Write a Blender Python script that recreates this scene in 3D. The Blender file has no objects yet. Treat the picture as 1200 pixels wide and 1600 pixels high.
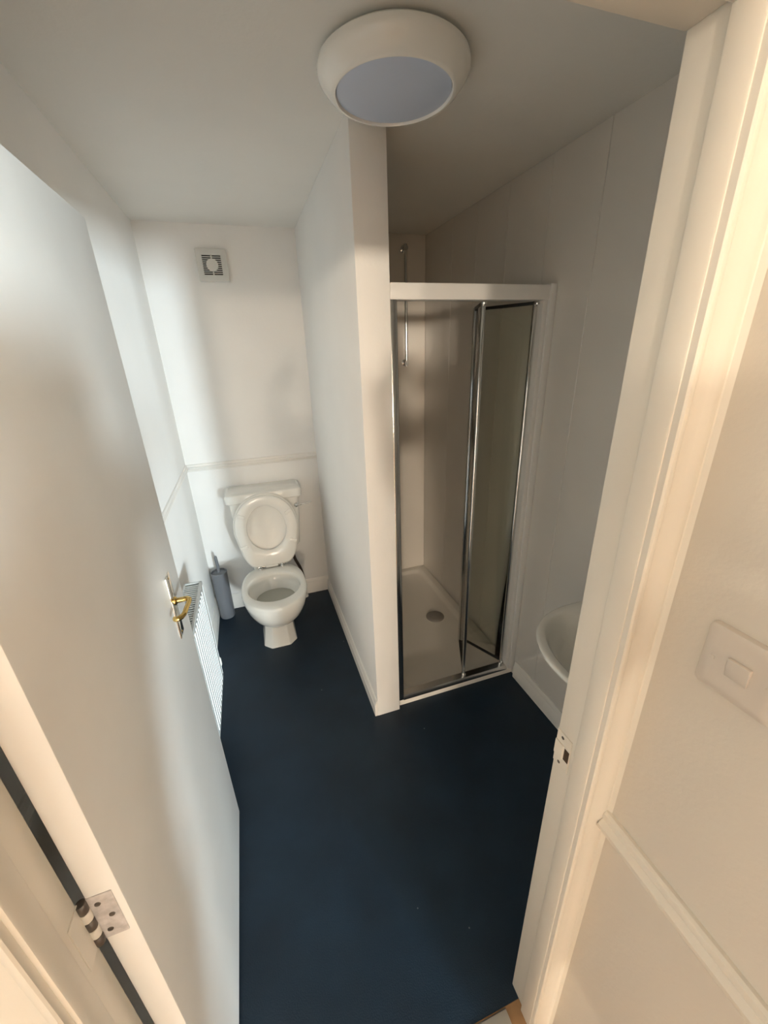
import bpy, bmesh, math, random
from mathutils import Vector, Matrix
from math import sin, cos, pi, radians

random.seed(7)
S = bpy.context.scene
COL = S.collection

# ------------------------------------------------------------------ camera
YAW, PITCH, ROLL, FPX = -17.763, -22.111, -1.981, 625.88
CAM = Vector((0.4202, -0.4281, 1.6994))
fw = Vector((-sin(radians(YAW)) * cos(radians(PITCH)), cos(radians(YAW)) * cos(radians(PITCH)), sin(radians(PITCH))))
rt = fw.cross(Vector((0, 0, 1))).normalized()
up = rt.cross(fw)
cr, sr = cos(radians(ROLL)), sin(radians(ROLL))
R, U = rt * cr + up * sr, -rt * sr + up * cr
cd = bpy.data.cameras.new('camera')
cam = bpy.data.objects.new('camera', cd)
COL.objects.link(cam)
cam.matrix_world = Matrix(((R.x, U.x, -fw.x, CAM.x), (R.y, U.y, -fw.y, CAM.y), (R.z, U.z, -fw.z, CAM.z), (0, 0, 0, 1)))
cd.sensor_fit = 'HORIZONTAL'
cd.sensor_width = 36.0
cd.lens = FPX * 36.0 / 1200.0
cd.clip_start = 0.01
S.camera = cam

# ------------------------------------------------------------------ world, light, exposure
w = bpy.data.worlds.new('world')
S.world = w
w.use_nodes = True
w.node_tree.nodes['Background'].inputs[0].default_value = (0.75, 0.85, 1.0, 1)
w.node_tree.nodes['Background'].inputs[1].default_value = 0.3
S.view_settings.view_transform = 'Standard'
S.view_settings.look = 'None'
S.view_settings.gamma = 1.0
S.view_settings.use_curve_mapping = False
S.view_settings.exposure = 0.62
S.cycles.use_denoising = True
S.cycles.max_bounces = 14
S.cycles.diffuse_bounces = 7
S.cycles.glossy_bounces = 6
S.cycles.transparent_max_bounces = 16


def area(name, loc, target, sx, sy, power, color):
    d = bpy.data.lights.new(name, 'AREA')
    d.shape = 'RECTANGLE'
    d.size, d.size_y = sx, sy
    d.energy = power
    d.color = color
    o = bpy.data.objects.new(name, d)
    COL.objects.link(o)
    o.location = loc
    o.rotation_euler = (Vector(target) - Vector(loc)).to_track_quat('-Z', 'Y').to_euler()
    return o


# daylight through the landing window behind the camera, and the landing's warm lamp
area('window_daylight_left', (3.36, -8.97, 1.25), (0.3, 1.0, 1.2), 0.42, 1.1, 450, (0.80, 0.94, 1.0))
area('window_daylight_right', (4.15, -8.97, 1.25), (0.3, 1.0, 1.2), 0.48, 1.1, 980, (0.80, 0.94, 1.0))
area('landing_lamp_light_left', (-2.70, -8.86, 1.90), (0.2, -1.0, 1.4), 0.4, 0.4, 235, (1.0, 0.85, 0.67))
area('landing_lamp_light_right', (-0.45, -8.86, 1.90), (0.2, -1.0, 1.4), 0.4, 0.4, 100, (1.0, 0.85, 0.67))


# ------------------------------------------------------------------ materials
def mat(name, color, rough=0.5, metal=0.0, bump=0.0, bscale=60.0, var=0.0, vscale=3.0, spec=0.5, color2=None, coat=0.0):
    m = bpy.data.materials.new(name)
    m.use_nodes = True
    nt = m.node_tree
    b = nt.nodes['Principled BSDF']
    b.inputs['Base Color'].default_value = (*color, 1)
    b.inputs['Roughness'].default_value = rough
    b.inputs['Metallic'].default_value = metal
    b.inputs['Specular IOR Level'].default_value = spec
    b.inputs['Coat Weight'].default_value = coat
    tc = nt.nodes.new('ShaderNodeTexCoord')
    if var > 0 or color2:
        n = nt.nodes.new('ShaderNodeTexNoise')
        n.inputs['Scale'].default_value = vscale
        n.inputs['Detail'].default_value = 5
        nt.links.new(tc.outputs['Object'], n.inputs['Vector'])
        r = nt.nodes.new('ShaderNodeValToRGB')
        c2 = color2 or tuple(c * (1 - var) for c in color)
        r.color_ramp.elements[0].color = (*c2, 1)
        r.color_ramp.elements[1].color = (*color, 1)
        r.color_ramp.elements[0].position = 0.35
        r.color_ramp.elements[1].position = 0.65
        nt.links.new(n.outputs['Fac'], r.inputs['Fac'])
        nt.links.new(r.outputs['Color'], b.inputs['Base Color'])
    if bump > 0:
        n2 = nt.nodes.new('ShaderNodeTexNoise')
        n2.inputs['Scale'].default_value = bscale
        n2.inputs['Detail'].default_value = 4
        nt.links.new(tc.outputs['Object'], n2.inputs['Vector'])
        bp = nt.nodes.new('ShaderNodeBump')
        bp.inputs['Strength'].default_value = bump
        bp.inputs['Distance'].default_value = 0.004
        nt.links.new(n2.outputs['Fac'], bp.inputs['Height'])
        nt.links.new(bp.outputs['Normal'], b.inputs['Normal'])
    return m


M = {}
M['wall'] = mat('wall_emulsion', (0.85, 0.84, 0.82), 0.6, bump=0.12, bscale=90, var=0.03)
M['ceil'] = mat('ceiling_emulsion', (0.80, 0.79, 0.755), 0.75, bump=0.12, bscale=70, var=0.03)
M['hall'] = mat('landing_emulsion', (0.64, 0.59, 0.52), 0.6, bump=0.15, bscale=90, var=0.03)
M['frame'] = mat('cream_gloss_frame', (0.70, 0.655, 0.58), 0.3, bump=0.10, bscale=40, var=0.03)
M['gloss'] = mat('white_gloss_woodwork', (0.82, 0.795, 0.75), 0.3, bump=0.10, bscale=40, var=0.03)
M['door'] = mat('door_paint', (0.74, 0.73, 0.705), 0.33, bump=0.12, bscale=25, var=0.04, vscale=6)
M['panel'] = mat('pvc_wall_panel', (0.70, 0.675, 0.635), 0.10, var=0.03)
M['showerpanel'] = mat('lightened_cream_panel', (0.82, 0.775, 0.71), 0.15, var=0.03)  # cream, lighter than the other panels: extra shower brightness put into the colour
M['joint'] = mat('panel_joint', (0.62, 0.60, 0.57), 0.4, var=0.02)
M['tray'] = mat('shower_tray_acrylic', (0.86, 0.83, 0.77), 0.25, var=0.03)
M['ceramic'] = mat('white_ceramic', (0.80, 0.785, 0.735), 0.09, coat=0.3, var=0.01)
M['seat'] = mat('seat_plastic', (0.82, 0.80, 0.75), 0.18, var=0.01)
M['plastic'] = mat('white_plastic', (0.78, 0.77, 0.73), 0.3, var=0.02)
M['fan'] = mat('fan_plastic', (0.66, 0.655, 0.62), 0.4, var=0.02)
M['switch'] = mat('shaded_switch_plastic', (0.58, 0.525, 0.465), 0.28, var=0.02)  # shading of the switch put into a darker base colour
M['rad'] = mat('radiator_enamel', (0.60, 0.62, 0.615), 0.25, var=0.01)
M['dark'] = mat('painted_shade', (0.035, 0.030, 0.026), 0.7, var=0.2)  # dark colour standing for shade in the fan and the radiator
M['chrome'] = mat('chrome', (0.72, 0.72, 0.71), 0.12, 1.0, var=0.04)
M['alu'] = mat('polished_aluminium', (0.66, 0.655, 0.64), 0.2, 1.0, var=0.04)
M['alumat'] = mat('satin_white_aluminium', (0.74, 0.73, 0.71), 0.3, var=0.02)
M['brass'] = mat('polished_brass', (0.80, 0.56, 0.20), 0.14, 1.0, var=0.06)
M['mirror'] = mat('polished_plate', (0.90, 0.86, 0.78), 0.10, 1.0, var=0.03)
M['hole'] = mat('latch_hole_shade', (0.055, 0.028, 0.012), 0.8, var=0.3, vscale=80)
M['leafpaint'] = mat('painted_hinge_leaf', (0.56, 0.53, 0.52), 0.4, var=0.35, vscale=50, bump=0.3, bscale=120)
M['knuckle'] = mat('tarnished_knuckle', (0.16, 0.14, 0.125), 0.45, 0.7, var=0.4, vscale=60)
M['steel'] = mat('dull_steel', (0.42, 0.41, 0.39), 0.35, 1.0, var=0.3, vscale=40)
M['drain'] = mat('drain_grey_metal', (0.36, 0.34, 0.31), 0.5, 0.3, var=0.15)
M['grey'] = mat('grey_brush_plastic', (0.165, 0.172, 0.19), 0.38, var=0.04)
M['hose'] = mat('dark_brown_hose', (0.065, 0.040, 0.028), 0.5, var=0.4, vscale=30)
M['seal'] = mat('black_rubber_seal', (0.015, 0.014, 0.013), 0.5, var=0.2)
M['diff'] = mat('lamp_diffuser', (0.56, 0.64, 0.80), 0.35, var=0.01)
M['lampbody'] = mat('lamp_white_body', (0.88, 0.87, 0.83), 0.13, var=0.01)
M['wood'] = mat('oak_floor', (0.42, 0.24, 0.11), 0.4, var=0.35, vscale=14, bump=0.1)
M['strip'] = mat('threshold_metal', (0.62, 0.60, 0.55), 0.3, 0.8, var=0.1)
M['water'] = mat('toilet_water', (0.40, 0.39, 0.335), 0.03, var=0.01)
M['caulk'] = mat('white_sealant', (0.78, 0.76, 0.72), 0.4, var=0.03)


def vinyl():
    m = mat('navy_vinyl', (0.0065, 0.020, 0.038), 0.45, bump=0.25, bscale=260, color2=(0.0045, 0.014, 0.027), vscale=5, spec=0.38)
    nt = m.node_tree
    b = nt.nodes['Principled BSDF']
    src = b.inputs['Base Color'].links[0].from_socket
    tc = [n for n in nt.nodes if n.type == 'TEX_COORD'][0]
    v = nt.nodes.new('ShaderNodeTexVoronoi')
    v.inputs['Scale'].default_value = 14
    nt.links.new(tc.outputs['Object'], v.inputs['Vector'])
    lt = nt.nodes.new('ShaderNodeMath')
    lt.operation = 'LESS_THAN'
    lt.inputs[1].default_value = 0.05
    nt.links.new(v.outputs['Distance'], lt.inputs[0])
    sep = nt.nodes.new('ShaderNodeSeparateColor')
    nt.links.new(v.outputs['Color'], sep.inputs[0])
    gt = nt.nodes.new('ShaderNodeMath')
    gt.operation = 'GREATER_THAN'
    gt.inputs[1].default_value = 0.72
    nt.links.new(sep.outputs[0], gt.inputs[0])
    mu = nt.nodes.new('ShaderNodeMath')
    mu.operation = 'MULTIPLY'
    nt.links.new(lt.outputs[0], mu.inputs[0])
    nt.links.new(gt.outputs[0], mu.inputs[1])
    mx = nt.nodes.new('ShaderNodeMix')
    mx.data_type = 'RGBA'
    nt.links.new(mu.outputs[0], mx.inputs[0])
    nt.links.new(src, mx.inputs[6])
    mx.inputs[7].default_value = (0.12, 0.13, 0.14, 1)
    nt.links.new(mx.outputs[2], b.inputs['Base Color'])
    return m


def glass():
    m = bpy.data.materials.new('clear_glass')
    m.use_nodes = True
    nt = m.node_tree
    nt.nodes.clear()
    out = nt.nodes.new('ShaderNodeOutputMaterial')
    t = nt.nodes.new('ShaderNodeBsdfTransparent')
    t.inputs[0].default_value = (0.955, 0.965, 0.93, 1)
    g = nt.nodes.new('ShaderNodeBsdfGlossy')
    g.inputs['Roughness'].default_value = 0.03
    f = nt.nodes.new('ShaderNodeFresnel')
    f.inputs[0].default_value = 1.45
    mx = nt.nodes.new('ShaderNodeMixShader')
    nt.links.new(f.outputs[0], mx.inputs[0])
    nt.links.new(t.outputs[0], mx.inputs[1])
    nt.links.new(g.outputs[0], mx.inputs[2])
    nt.links.new(mx.outputs[0], out.inputs[0])
    return m


M['vinyl'] = vinyl()
M['glass'] = glass()


# ------------------------------------------------------------------ mesh helpers (all take world coordinates)
def B():
    return bmesh.new()


def bev(bm, edges, r, seg=2):
    if r > 0:
        bmesh.ops.bevel(bm, geom=list(edges), offset=r, segments=seg, profile=0.5, affect='EDGES', clamp_overlap=True)


def box(bm, x0, x1, y0, y1, z0, z1, r=0.0, seg=2):
    t = bmesh.new()
    bmesh.ops.create_cube(t, size=1)
    for v in t.verts:
        v.co = Vector((x0 + (v.co.x + .5) * (x1 - x0), y0 + (v.co.y + .5) * (y1 - y0), z0 + (v.co.z + .5) * (z1 - z0)))
    bev(t, t.edges, r, seg)
    merge(bm, t)


def merge(bm, t, mtx=None):
    if mtx is not None:
        bmesh.ops.transform(t, matrix=mtx, verts=t.verts)
    me = bpy.data.meshes.new('tmp')
    t.to_mesh(me)
    t.free()
    bm.from_mesh(me)
    bpy.data.meshes.remove(me)


def prism(bm, pts, axis, a0, a1):
    """profile pts extruded along axis: x -> pts (y,z); y -> pts (x,z); z -> pts (x,y)"""
    def P(p, a):
        return {'x': (a, p[0], p[1]), 'y': (p[0], a, p[1]), 'z': (p[0], p[1], a)}[axis]
    v0 = [bm.verts.new(P(p, a0)) for p in pts]
    v1 = [bm.verts.new(P(p, a1)) for p in pts]
    n = len(pts)
    for i in range(n):
        bm.faces.new((v0[i], v0[(i + 1) % n], v1[(i + 1) % n], v1[i]))
    bm.faces.new(v0[::-1])
    bm.faces.new(v1)


def loft(bm, rings, cap0=True, cap1=True, closed=True):
    vs = [[bm.verts.new(p) for p in r] for r in rings]
    n = len(rings[0])
    for a, b in zip(vs, vs[1:]):
        for i in range(n if closed else n - 1):
            j = (i + 1) % n
            bm.faces.new((a[i], a[j], b[j], b[i]))
    if cap0:
        bm.faces.new(vs[0][::-1])
    if cap1:
        bm.faces.new(vs[-1])


def lathe(bm, prof, c, n=40, axis='z', cap0=True, cap1=True):
    rings = []
    for r, h in prof:
        ring = []
        for i in range(n):
            a = 2 * pi * i / n
            p, q = r * cos(a), r * sin(a)
            ring.append({'z': (c[0] + p, c[1] + q, c[2] + h), 'y': (c[0] + p, c[1] + h, c[2] + q), 'x': (c[0] + h, c[1] + p, c[2] + q)}[axis])
        rings.append(ring)
    loft(bm, rings, cap0, cap1)


def tube(bm, pts, r, n=12):
    pts = [Vector(p) for p in pts]
    rings = []
    prev = None
    for i, p in enumerate(pts):
        t = (pts[min(i + 1, len(pts) - 1)] - pts[max(i - 1, 0)]).normalized()
        if prev is None:
            a = Vector((0, 0, 1)) if abs(t.z) < 0.9 else Vector((1, 0, 0))
            u = t.cross(a).normalized()
        else:
            u = (prev - t * prev.dot(t)).normalized()
        prev = u
        v = t.cross(u)
        rr = r[i] if isinstance(r, (list, tuple)) else r
        rings.append([p + u * rr * cos(2 * pi * k / n) + v * rr * sin(2 * pi * k / n) for k in range(n)])
    loft(bm, rings)


def smooth_path(pts, k=6):
    pts = [Vector(p) for p in pts]
    out = []
    for i in range(len(pts) - 1):
        p0, p1, p2, p3 = pts[max(i - 1, 0)], pts[i], pts[i + 1], pts[min(i + 2, len(pts) - 1)]
        for j in range(k):
            t = j / k
            out.append(0.5 * ((2 * p1) + (-p0 + p2) * t + (2 * p0 - 5 * p1 + 4 * p2 - p3) * t * t + (-p0 + 3 * p1 - 3 * p2 + p3) * t ** 3))
    out.append(pts[-1])
    return out


def obj(name, bm, m, parent=None, origin=None, angle=35, label=None):
    bmesh.ops.recalc_face_normals(bm, faces=bm.faces)
    loc = Vector((0, 0, 0))
    if parent is not None:
        q = parent
        while q is not None:
            loc = loc + q.location
            q = q.parent
    elif origin is not None:
        loc = Vector(origin)
    bmesh.ops.translate(bm, vec=-loc, verts=bm.verts)
    me = bpy.data.meshes.new(name)
    for f in bm.faces:
        f.smooth = True
    bm.to_mesh(me)
    bm.free()
    me.set_sharp_from_angle(angle=radians(angle))
    me.materials.append(m)
    o = bpy.data.objects.new(name, me)
    COL.objects.link(o)
    if parent is not None:
        o.parent = parent
    else:
        o.location = loc
    if label:
        o['label'] = label
    return o


def thing(name, label, cat, loc, group=None):
    o = bpy.data.objects.new(name, None)
    o.empty_display_size = 0.05
    COL.objects.link(o)
    o.location = loc
    o['label'] = label
    o['category'] = cat
    if group:
        o['group'] = group
    return o


def struct(name, bm, m, label, cat, origin=None, angle=35):
    o = obj(name, bm, m, None, origin, angle)
    o['kind'] = 'structure'
    o['label'] = label
    o['category'] = cat
    return o


# ------------------------------------------------------------------ dimensions
YB, XR, ZC = 2.240, 1.600, 2.335           # back wall, right wall, ceiling
PX0, PX1, PY = 0.809, 0.925, 0.997         # partition left face, right face, front end
SY = 1.022                                 # shower front plane
XL, XJ, XH = 0.097, 0.894, 0.940           # left lining, right lining, landing right wall
YF = -0.083                                # landing face of the front wall
ZH = 1.985                                 # underside of head lining
HX0, HX1, HY0, HYC = -3.1, 5.0, -9.0, -0.46  # landing extents

# ------------------------------------------------------------------ setting: floor, walls, ceiling
b = B(); box(b, -0.1, 1.7, -0.03, YB + 0.1, -0.06, 0.0)
struct('floor', b, M['vinyl'], 'dark navy speckled vinyl floor of the bathroom', 'floor')
b = B(); box(b, -0.1, 1.7, 0.0, YB + 0.1, ZC, ZC + 0.08)
struct('ceiling', b, M['ceil'], 'matt off-white bathroom ceiling around the round lamp', 'ceiling')
b = B(); box(b, -0.1, 0.0, 0.0, YB + 0.1, -0.05, ZC)
struct('wall_left', b, M['wall'], 'white painted wall behind the radiator', 'wall')
b = B(); box(b, 0.0, PX0 + 0.05, YB, YB + 0.1, -0.05, ZC)
struct('wall_back', b, M['wall'], 'white painted wall behind the toilet', 'wall')
b = B(); box(b, PX0, PX1, PY, YB, -0.02, ZC, 0.003, 2)
struct('wall_partition', b, M['wall'], 'white stud partition wall between the toilet and the shower', 'wall')

# right wall and shower back wall, clad in panels with recessed joints
b = B(); box(b, XR + 0.008, XR + 0.1, 0.0, YB + 0.1, -0.05, ZC)
wr = struct('wall_right', b, M['joint'], 'glossy panelled wall beside the shower and the basin', 'wall')
edges = [0.0, 0.058, 0.318, 0.578, 0.838, 1.099, 1.36, 1.62, 1.88, YB]
for y0, y1 in zip(edges, edges[1:]):
    b = B(); box(b, XR, XR + 0.009, y0 + 0.0008, y1 - 0.0008, 0.0, ZC, 0.0012, 1)
    obj('wall_panel', b, M['panel'], wr)
b = B(); box(b, PX0 + 0.05, XR + 0.1, YB + 0.0, YB + 0.1, -0.05, ZC)
ws = struct('wall_shower_back', b, M['joint'], 'panelled wall at the back of the shower', 'wall')
for x0, x1 in ((PX1, 1.08), (1.08, 1.34), (1.34, XR - 0.0005)):
    b = B(); box(b, x0 + 0.0008, x1 - 0.0008, YB - 0.010, YB, 0.0, ZC, 0.0012, 1)
    obj('wall_panel', b, M['showerpanel'], ws)
b = B(); box(b, PX1, PX1 + 0.008, SY + 0.03, YB - 0.010, 0.0, ZC, 0.001, 1)
o = struct('wall_shower_side', b, M['panel'], 'panel lining on the shower side of the partition', 'wall')

# front wall round the doorway
b = B()
box(b, HX0, XL - 0.028, YF, 0.0, -0.05, ZC + 0.08)
box(b, XJ + 0.028, HX1, YF, 0.0, -0.05, ZC + 0.08)
box(b, XL - 0.028, XJ + 0.028, YF, 0.0, ZH + 0.028, ZC + 0.08)
struct('wall_front', b, M['hall'], 'white wall that holds the bathroom doorway', 'wall')

# ------------------------------------------------------------------ landing (behind and beside the camera)
b = B(); box(b, HX0 - 0.1, HX1 + 0.1, HY0 - 0.1, -0.03, -0.06, -0.004)
struct('floor_landing', b, M['wood'], 'warm brown wooden landing floor before the doorway', 'floor')
b = B(); box(b, HX0 - 0.1, HX1 + 0.1, HY0 - 0.1, YF, ZC + 0.02, ZC + 0.1)
struct('ceiling_landing', b, M['hall'], 'white landing ceiling', 'ceiling')
b = B(); box(b, HX0 - 0.1, HX0, HY0 - 0.1, YF, -0.05, ZC + 0.02)
struct('wall_landing_left', b, M['hall'], 'white landing wall on the left', 'wall')
b = B(); box(b, -0.16, -0.025, -0.62, YF, -0.05, ZC + 0.02, 0.004, 2)  # unseen stub, added to keep lamp light off the hinge architrave
struct('wall_landing_light_block', b, M['hall'], 'short unseen wall added to block lamp light from the hinge side architrave', 'wall')
b = B(); box(b, XH, HX1, HYC, YF, -0.05, ZC + 0.02, 0.004, 2)
struct('wall_landing_right', b, M['hall'], 'white landing wall with the light switch and dado rail', 'wall')
b = B(); box(b, HX1, HX1 + 0.1, HY0 - 0.1, HYC + 0.02, -0.05, ZC + 0.02)
struct('wall_landing_far_right', b, M['hall'], 'white landing wall beside the window', 'wall')
WX0, WX1, WZ0, WZ1 = 2.98, 4.45, 0.65, 1.85
b = B()
box(b, HX0 - 0.1, WX0, HY0 - 0.1, HY0, -0.05, ZC + 0.02)
box(b, WX1, HX1 + 0.1, HY0 - 0.1, HY0, -0.05, ZC + 0.02)
box(b, WX0, WX1, HY0 - 0.1, HY0, -0.05, WZ0)
box(b, WX0, WX1, HY0 - 0.1, HY0, WZ1, ZC + 0.02)
struct('wall_landing_rear', b, M['hall'], 'white landing wall behind the camera with a window', 'wall')
b = B()
for a0, a1, c0, c1 in ((WX0, WX0 + .05, WZ0, WZ1), (WX1 - .05, WX1, WZ0, WZ1), (WX0, WX1, WZ0, WZ0 + .05), (WX0, WX1, WZ1 - .05, WZ1), (3.50, 3.87, WZ0, WZ1)):
    box(b, a0, a1, HY0 - 0.08, HY0 - 0.03, c0, c1, 0.003)
wn = struct('window_1', b, M['gloss'], 'white framed landing window behind the camera', 'window')
b = B(); box(b, WX0 + .04, WX1 - .04, HY0 - 0.058, HY0 - 0.052, WZ0 + .04, WZ1 - .04)
obj('pane', b, M['glass'], wn)

# ------------------------------------------------------------------ door frame
b = B()
box(b, XL - 0.028, XL, YF, 0.0, 0.0, ZH + 0.028, 0.002)
box(b, XL - 0.004, XL + 0.008, YF, -0.047, 0.0, ZH + 0.004, 0.003)
struct('trim_1', b, M['frame'], 'white painted hinge side lining of the bathroom door frame', 'door frame')
b = B()
box(b, XJ, XJ + 0.028, YF, 0.0, 0.0, ZH + 0.028, 0.003)
box(b, XJ - 0.008, XJ + 0.004, YF - 0.002, -0.0495, 0.0, ZH + 0.004, 0.003)
jr = struct('trim_2', b, M['frame'], 'white painted latch side lining of the bathroom door frame', 'door frame')
b = B()
box(b, XL, XJ, YF, 0.0, ZH, ZH + 0.028, 0.002)
box(b, XL, XJ, YF, -0.0495, ZH - 0.008, ZH + 0.004, 0.003)
struct('trim_3', b, M['frame'], 'white painted head lining above the bathroom doorway', 'door frame')

# architraves (moulded)
def arch(s, xin, width):
    """profile in (x,y): s=+1 grows to the right of xin"""
    P = [(0, YF), (0, YF - 0.010), (0.002, YF - 0.0125), (0.006, YF - 0.0135), (0.010, YF - 0.012), (0.012, YF - 0.009)]
    P += [(width * 0.35, YF - 0.0095), (width * 0.60, YF - 0.012), (width * 0.72, YF - 0.0155), (width * 0.9, YF - 0.0165), (width - 0.002, YF - 0.0155), (width, YF - 0.012), (width, YF)]
    return [(xin + s * x, y) for x, y in P]


b = B(); prism(b, arch(1, XJ - 0.006, XH - XJ + 0.006 - 0.0005), 'z', 0.0, ZH + 0.06)
struct('trim_4', b, M['frame'], 'narrow white architrave squeezed between doorway and switch wall', 'architrave')
b = B(); prism(b, arch(-1, XL + 0.002, 0.062), 'z', 0.0, ZH + 0.06)
struct('trim_5', b, M['frame'], 'moulded white architrave on the hinge side of the doorway', 'architrave')
b = B(); prism(b, [(y, ZH - 0.004 + (p - 0)) for p, y in [(x, y) for x, y in arch(1, 0, 0.064)]], 'x', XL - 0.06, XH - 0.0005)
struct('trim_6', b, M['frame'], 'moulded white architrave above the doorway', 'architrave')
# sealant bead in the corner of the architrave and the landing wall
b = B(); prism(b, [(XH, YF - 0.024), (XH - 0.003, YF - 0.017), (XH - 0.009, YF - 0.014), (XH, YF - 0.012)], 'z', 0.0, ZC)
struct('trim_7', b, M['frame'], 'bright paint filled bead where architrave meets the switch wall', 'bead')

# dado rails: profile of depth d, height h from z0
def rail_prof(z0, h, d):
    return [(0, z0), (0.25, z0 + 0.002), (0.45, z0 + .10 * h), (0.5, z0 + .22 * h), (0.8, z0 + .30 * h), (1.0, z0 + .42 * h), (1.0, z0 + .55 * h), (0.72, z0 + .66 * h), (0.55, z0 + .70 * h), (0.62, z0 + .82 * h), (0.55, z0 + .94 * h), (0.3, z0 + h), (0, z0 + h)]


DZ, DH = 1.030, 0.046
b = B(); prism(b, [(YB - 0.014 * p, z) for p, z in rail_prof(DZ, DH, 1)], 'x', 0.0, PX0)
struct('trim_8', b, M['gloss'], 'white dado rail on the wall above the toilet cistern', 'dado rail')
b = B(); prism(b, [(0.014 * p, z) for p, z in rail_prof(DZ, DH, 1)], 'y', 0.0, YB)
struct('trim_9', b, M['gloss'], 'white dado rail on the wall above the radiator', 'dado rail')
b = B(); prism(b, [(XH - 0.020 * p, z) for p, z in rail_prof(0.842, 0.060, 1)], 'y', HYC, YF - 0.0165)
struct('trim_10', b, M['frame'], 'cream white moulded dado rail below the light switch', 'dado rail')

# skirtings
def skirt_prof(h, d):
    return [(0, 0), (d, 0), (d, h * .70), (d * .8, h * .74), (d * .8, h * .80), (d * .55, h * .92), (d * .3, h), (0, h)]


b = B(); prism(b, [(YB - p, z) for p, z in skirt_prof(0.115, 0.015)], 'x', 0.0, PX0)
struct('baseboard_back', b, M['gloss'], 'white skirting board behind the toilet', 'skirting board')
b = B(); prism(b, [(p, z) for p, z in skirt_prof(0.115, 0.015)], 'y', 0.0, YB - 0.015)
struct('baseboard_left', b, M['gloss'], 'white skirting board under the radiator', 'skirting board')
b = B(); prism(b, [(PX0 - p, z) for p, z in skirt_prof(0.095, 0.014)], 'y', PY + 0.001, YB - 0.015)
struct('baseboard_partition', b, M['gloss'], 'white skirting board along the partition facing the radiator', 'skirting board')
b = B(); prism(b, [(XR - p, z) for p, z in skirt_prof(0.10, 0.014)], 'y', 0.0, SY - 0.035)
struct('baseboard_right', b, M['gloss'], 'white skirting board under the basin', 'skirting board')

# threshold strip
b = B(); prism(b, [(-0.075, -0.004), (-0.072, 0.001), (-0.05, 0.003), (-0.036, 0.002), (-0.032, -0.004)], 'x', XL + 0.01, XJ - 0.045)
struct('trim_11', b, M['strip'], 'pale metal threshold strip across the doorway', 'threshold')

# strike plate on the latch lining
t = thing('strike_plate', 'small paint covered strike plate on the latch side of the frame', 'strike plate', (XJ, -0.02, 0.975))
b = B()
box(b, XJ - 0.0022, XJ + 0.0005, -0.037, -0.001, 0.935, 1.018, 0.0008, 1)
obj('plate', b, M['frame'], t)
b = B(); box(b, XJ - 0.0030, XJ - 0.0016, -0.036, -0.0245, 0.962, 0.990, 0.0003, 1)  # thin dark patch on the plate, colour for the shade of a recess
obj('latch_hole_patch', b, M['hole'], t, label='dark square patch painted for the shade of the latch hole')
b = B(); prism(b, [(XJ - 0.0016, -0.0235), (XJ - 0.0045, -0.021), (XJ - 0.0045, -0.002), (XJ - 0.0016, -0.0015)], 'z', 0.958, 0.993)
obj('lip', b, M['frame'], t)
for z in (0.944, 1.008):
    b = B(); lathe(b, [(0.0035, 0), (0.003, -0.0010), (0.001, -0.0013)], (XJ - 0.0020, -0.016, z), 12, 'x')
    obj('screw', b, M['knuckle'], t)

# ------------------------------------------------------------------ door (open inwards)
DX0, DX1, DY0, DY1 = 0.1065, 0.1485, 0.004, 0.752
b = B(); box(b, DX0, DX1, DY0, DY1, 0.009, 1.981, 0.002, 2)
door = struct('door_1', b, M['door'], 'plain white painted door standing open against the radiator side', 'door', origin=(DX0, DY0, 0))
# hinge: leaves, knuckle, screws
hz0, hz1 = 0.912, 1.012
b = B()
box(b, DX0 + 0.001, DX1 - 0.010, DY0 - 0.0016, DY0 + 0.001, hz0, hz1, 0.0005, 1)
hg = obj('hinge', b, M['leafpaint'], door, label='paint smeared steel hinge')
b = B(); box(b, XL - 0.001, XL + 0.0018, -0.030, 0.0, hz0, hz1, 0.0005, 1)
obj('frame_leaf', b, M['frame'], hg)
n = 5
for i in range(n):
    z0 = hz0 + (hz1 - hz0) * i / n
    b = B(); lathe(b, [(0.0060, 0.0006), (0.0066, 0.0015), (0.0066, 0.0185), (0.0060, 0.0194)], (0.1022, 0.000, z0), 14)
    obj('knuckle', b, M['frame'] if i in (1, 3) else M['knuckle'], hg)
for z, x in ((0.930, 0.118), (0.962, 0.128), (0.994, 0.118)):
    b = B(); lathe(b, [(0.0042, 0), (0.0036, -0.0014), (0.001, -0.0016)], (x, DY0 - 0.0014, z), 12, 'y')
    obj('screw', b, M['knuckle'], hg)
# handle, landing side
HNY, HNZ = 0.636, 1.080
b = B(); box(b, DX1 - 0.001, DX1 + 0.0035, 0.604, 0.652, 0.975, 1.165, 0.0016, 2)
hd = obj('door_handle', b, M['mirror'], door, label='bright polished handle plate with brass lever')
b = B()
lathe(b, [(0.012, 0), (0.012, 0.004), (0.0075, 0.008), (0.007, 0.030)], (DX1 + 0.002, HNY, HNZ), 20, 'x')
tube(b, smooth_path([(DX1 + 0.026, HNY, HNZ), (DX1 + 0.036, HNY - 0.002, HNZ + 0.001), (DX1 + 0.041, HNY - 0.014, HNZ + 0.001), (DX1 + 0.038, HNY - 0.045, HNZ), (DX1 + 0.033, HNY - 0.075, HNZ - 0.002), (DX1 + 0.020, HNY - 0.090, HNZ - 0.002), (DX1 + 0.013, HNY - 0.082, HNZ - 0.002)]), [0.007] * 12 + [0.0062] * 8 + [0.0064] * 6 + [0.007] * 8 + [0.006] * 2 + [0.003], 14)
obj('lever', b, M['brass'], hd)
for z in (0.985, 1.155):
    b = B(); lathe(b, [(0.004, 0), (0.003, 0.0015), (0.001, 0.002)], (DX1 + 0.003, 0.628, z), 12, 'x')
    obj('screw', b, M['brass'], hd)
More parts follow.
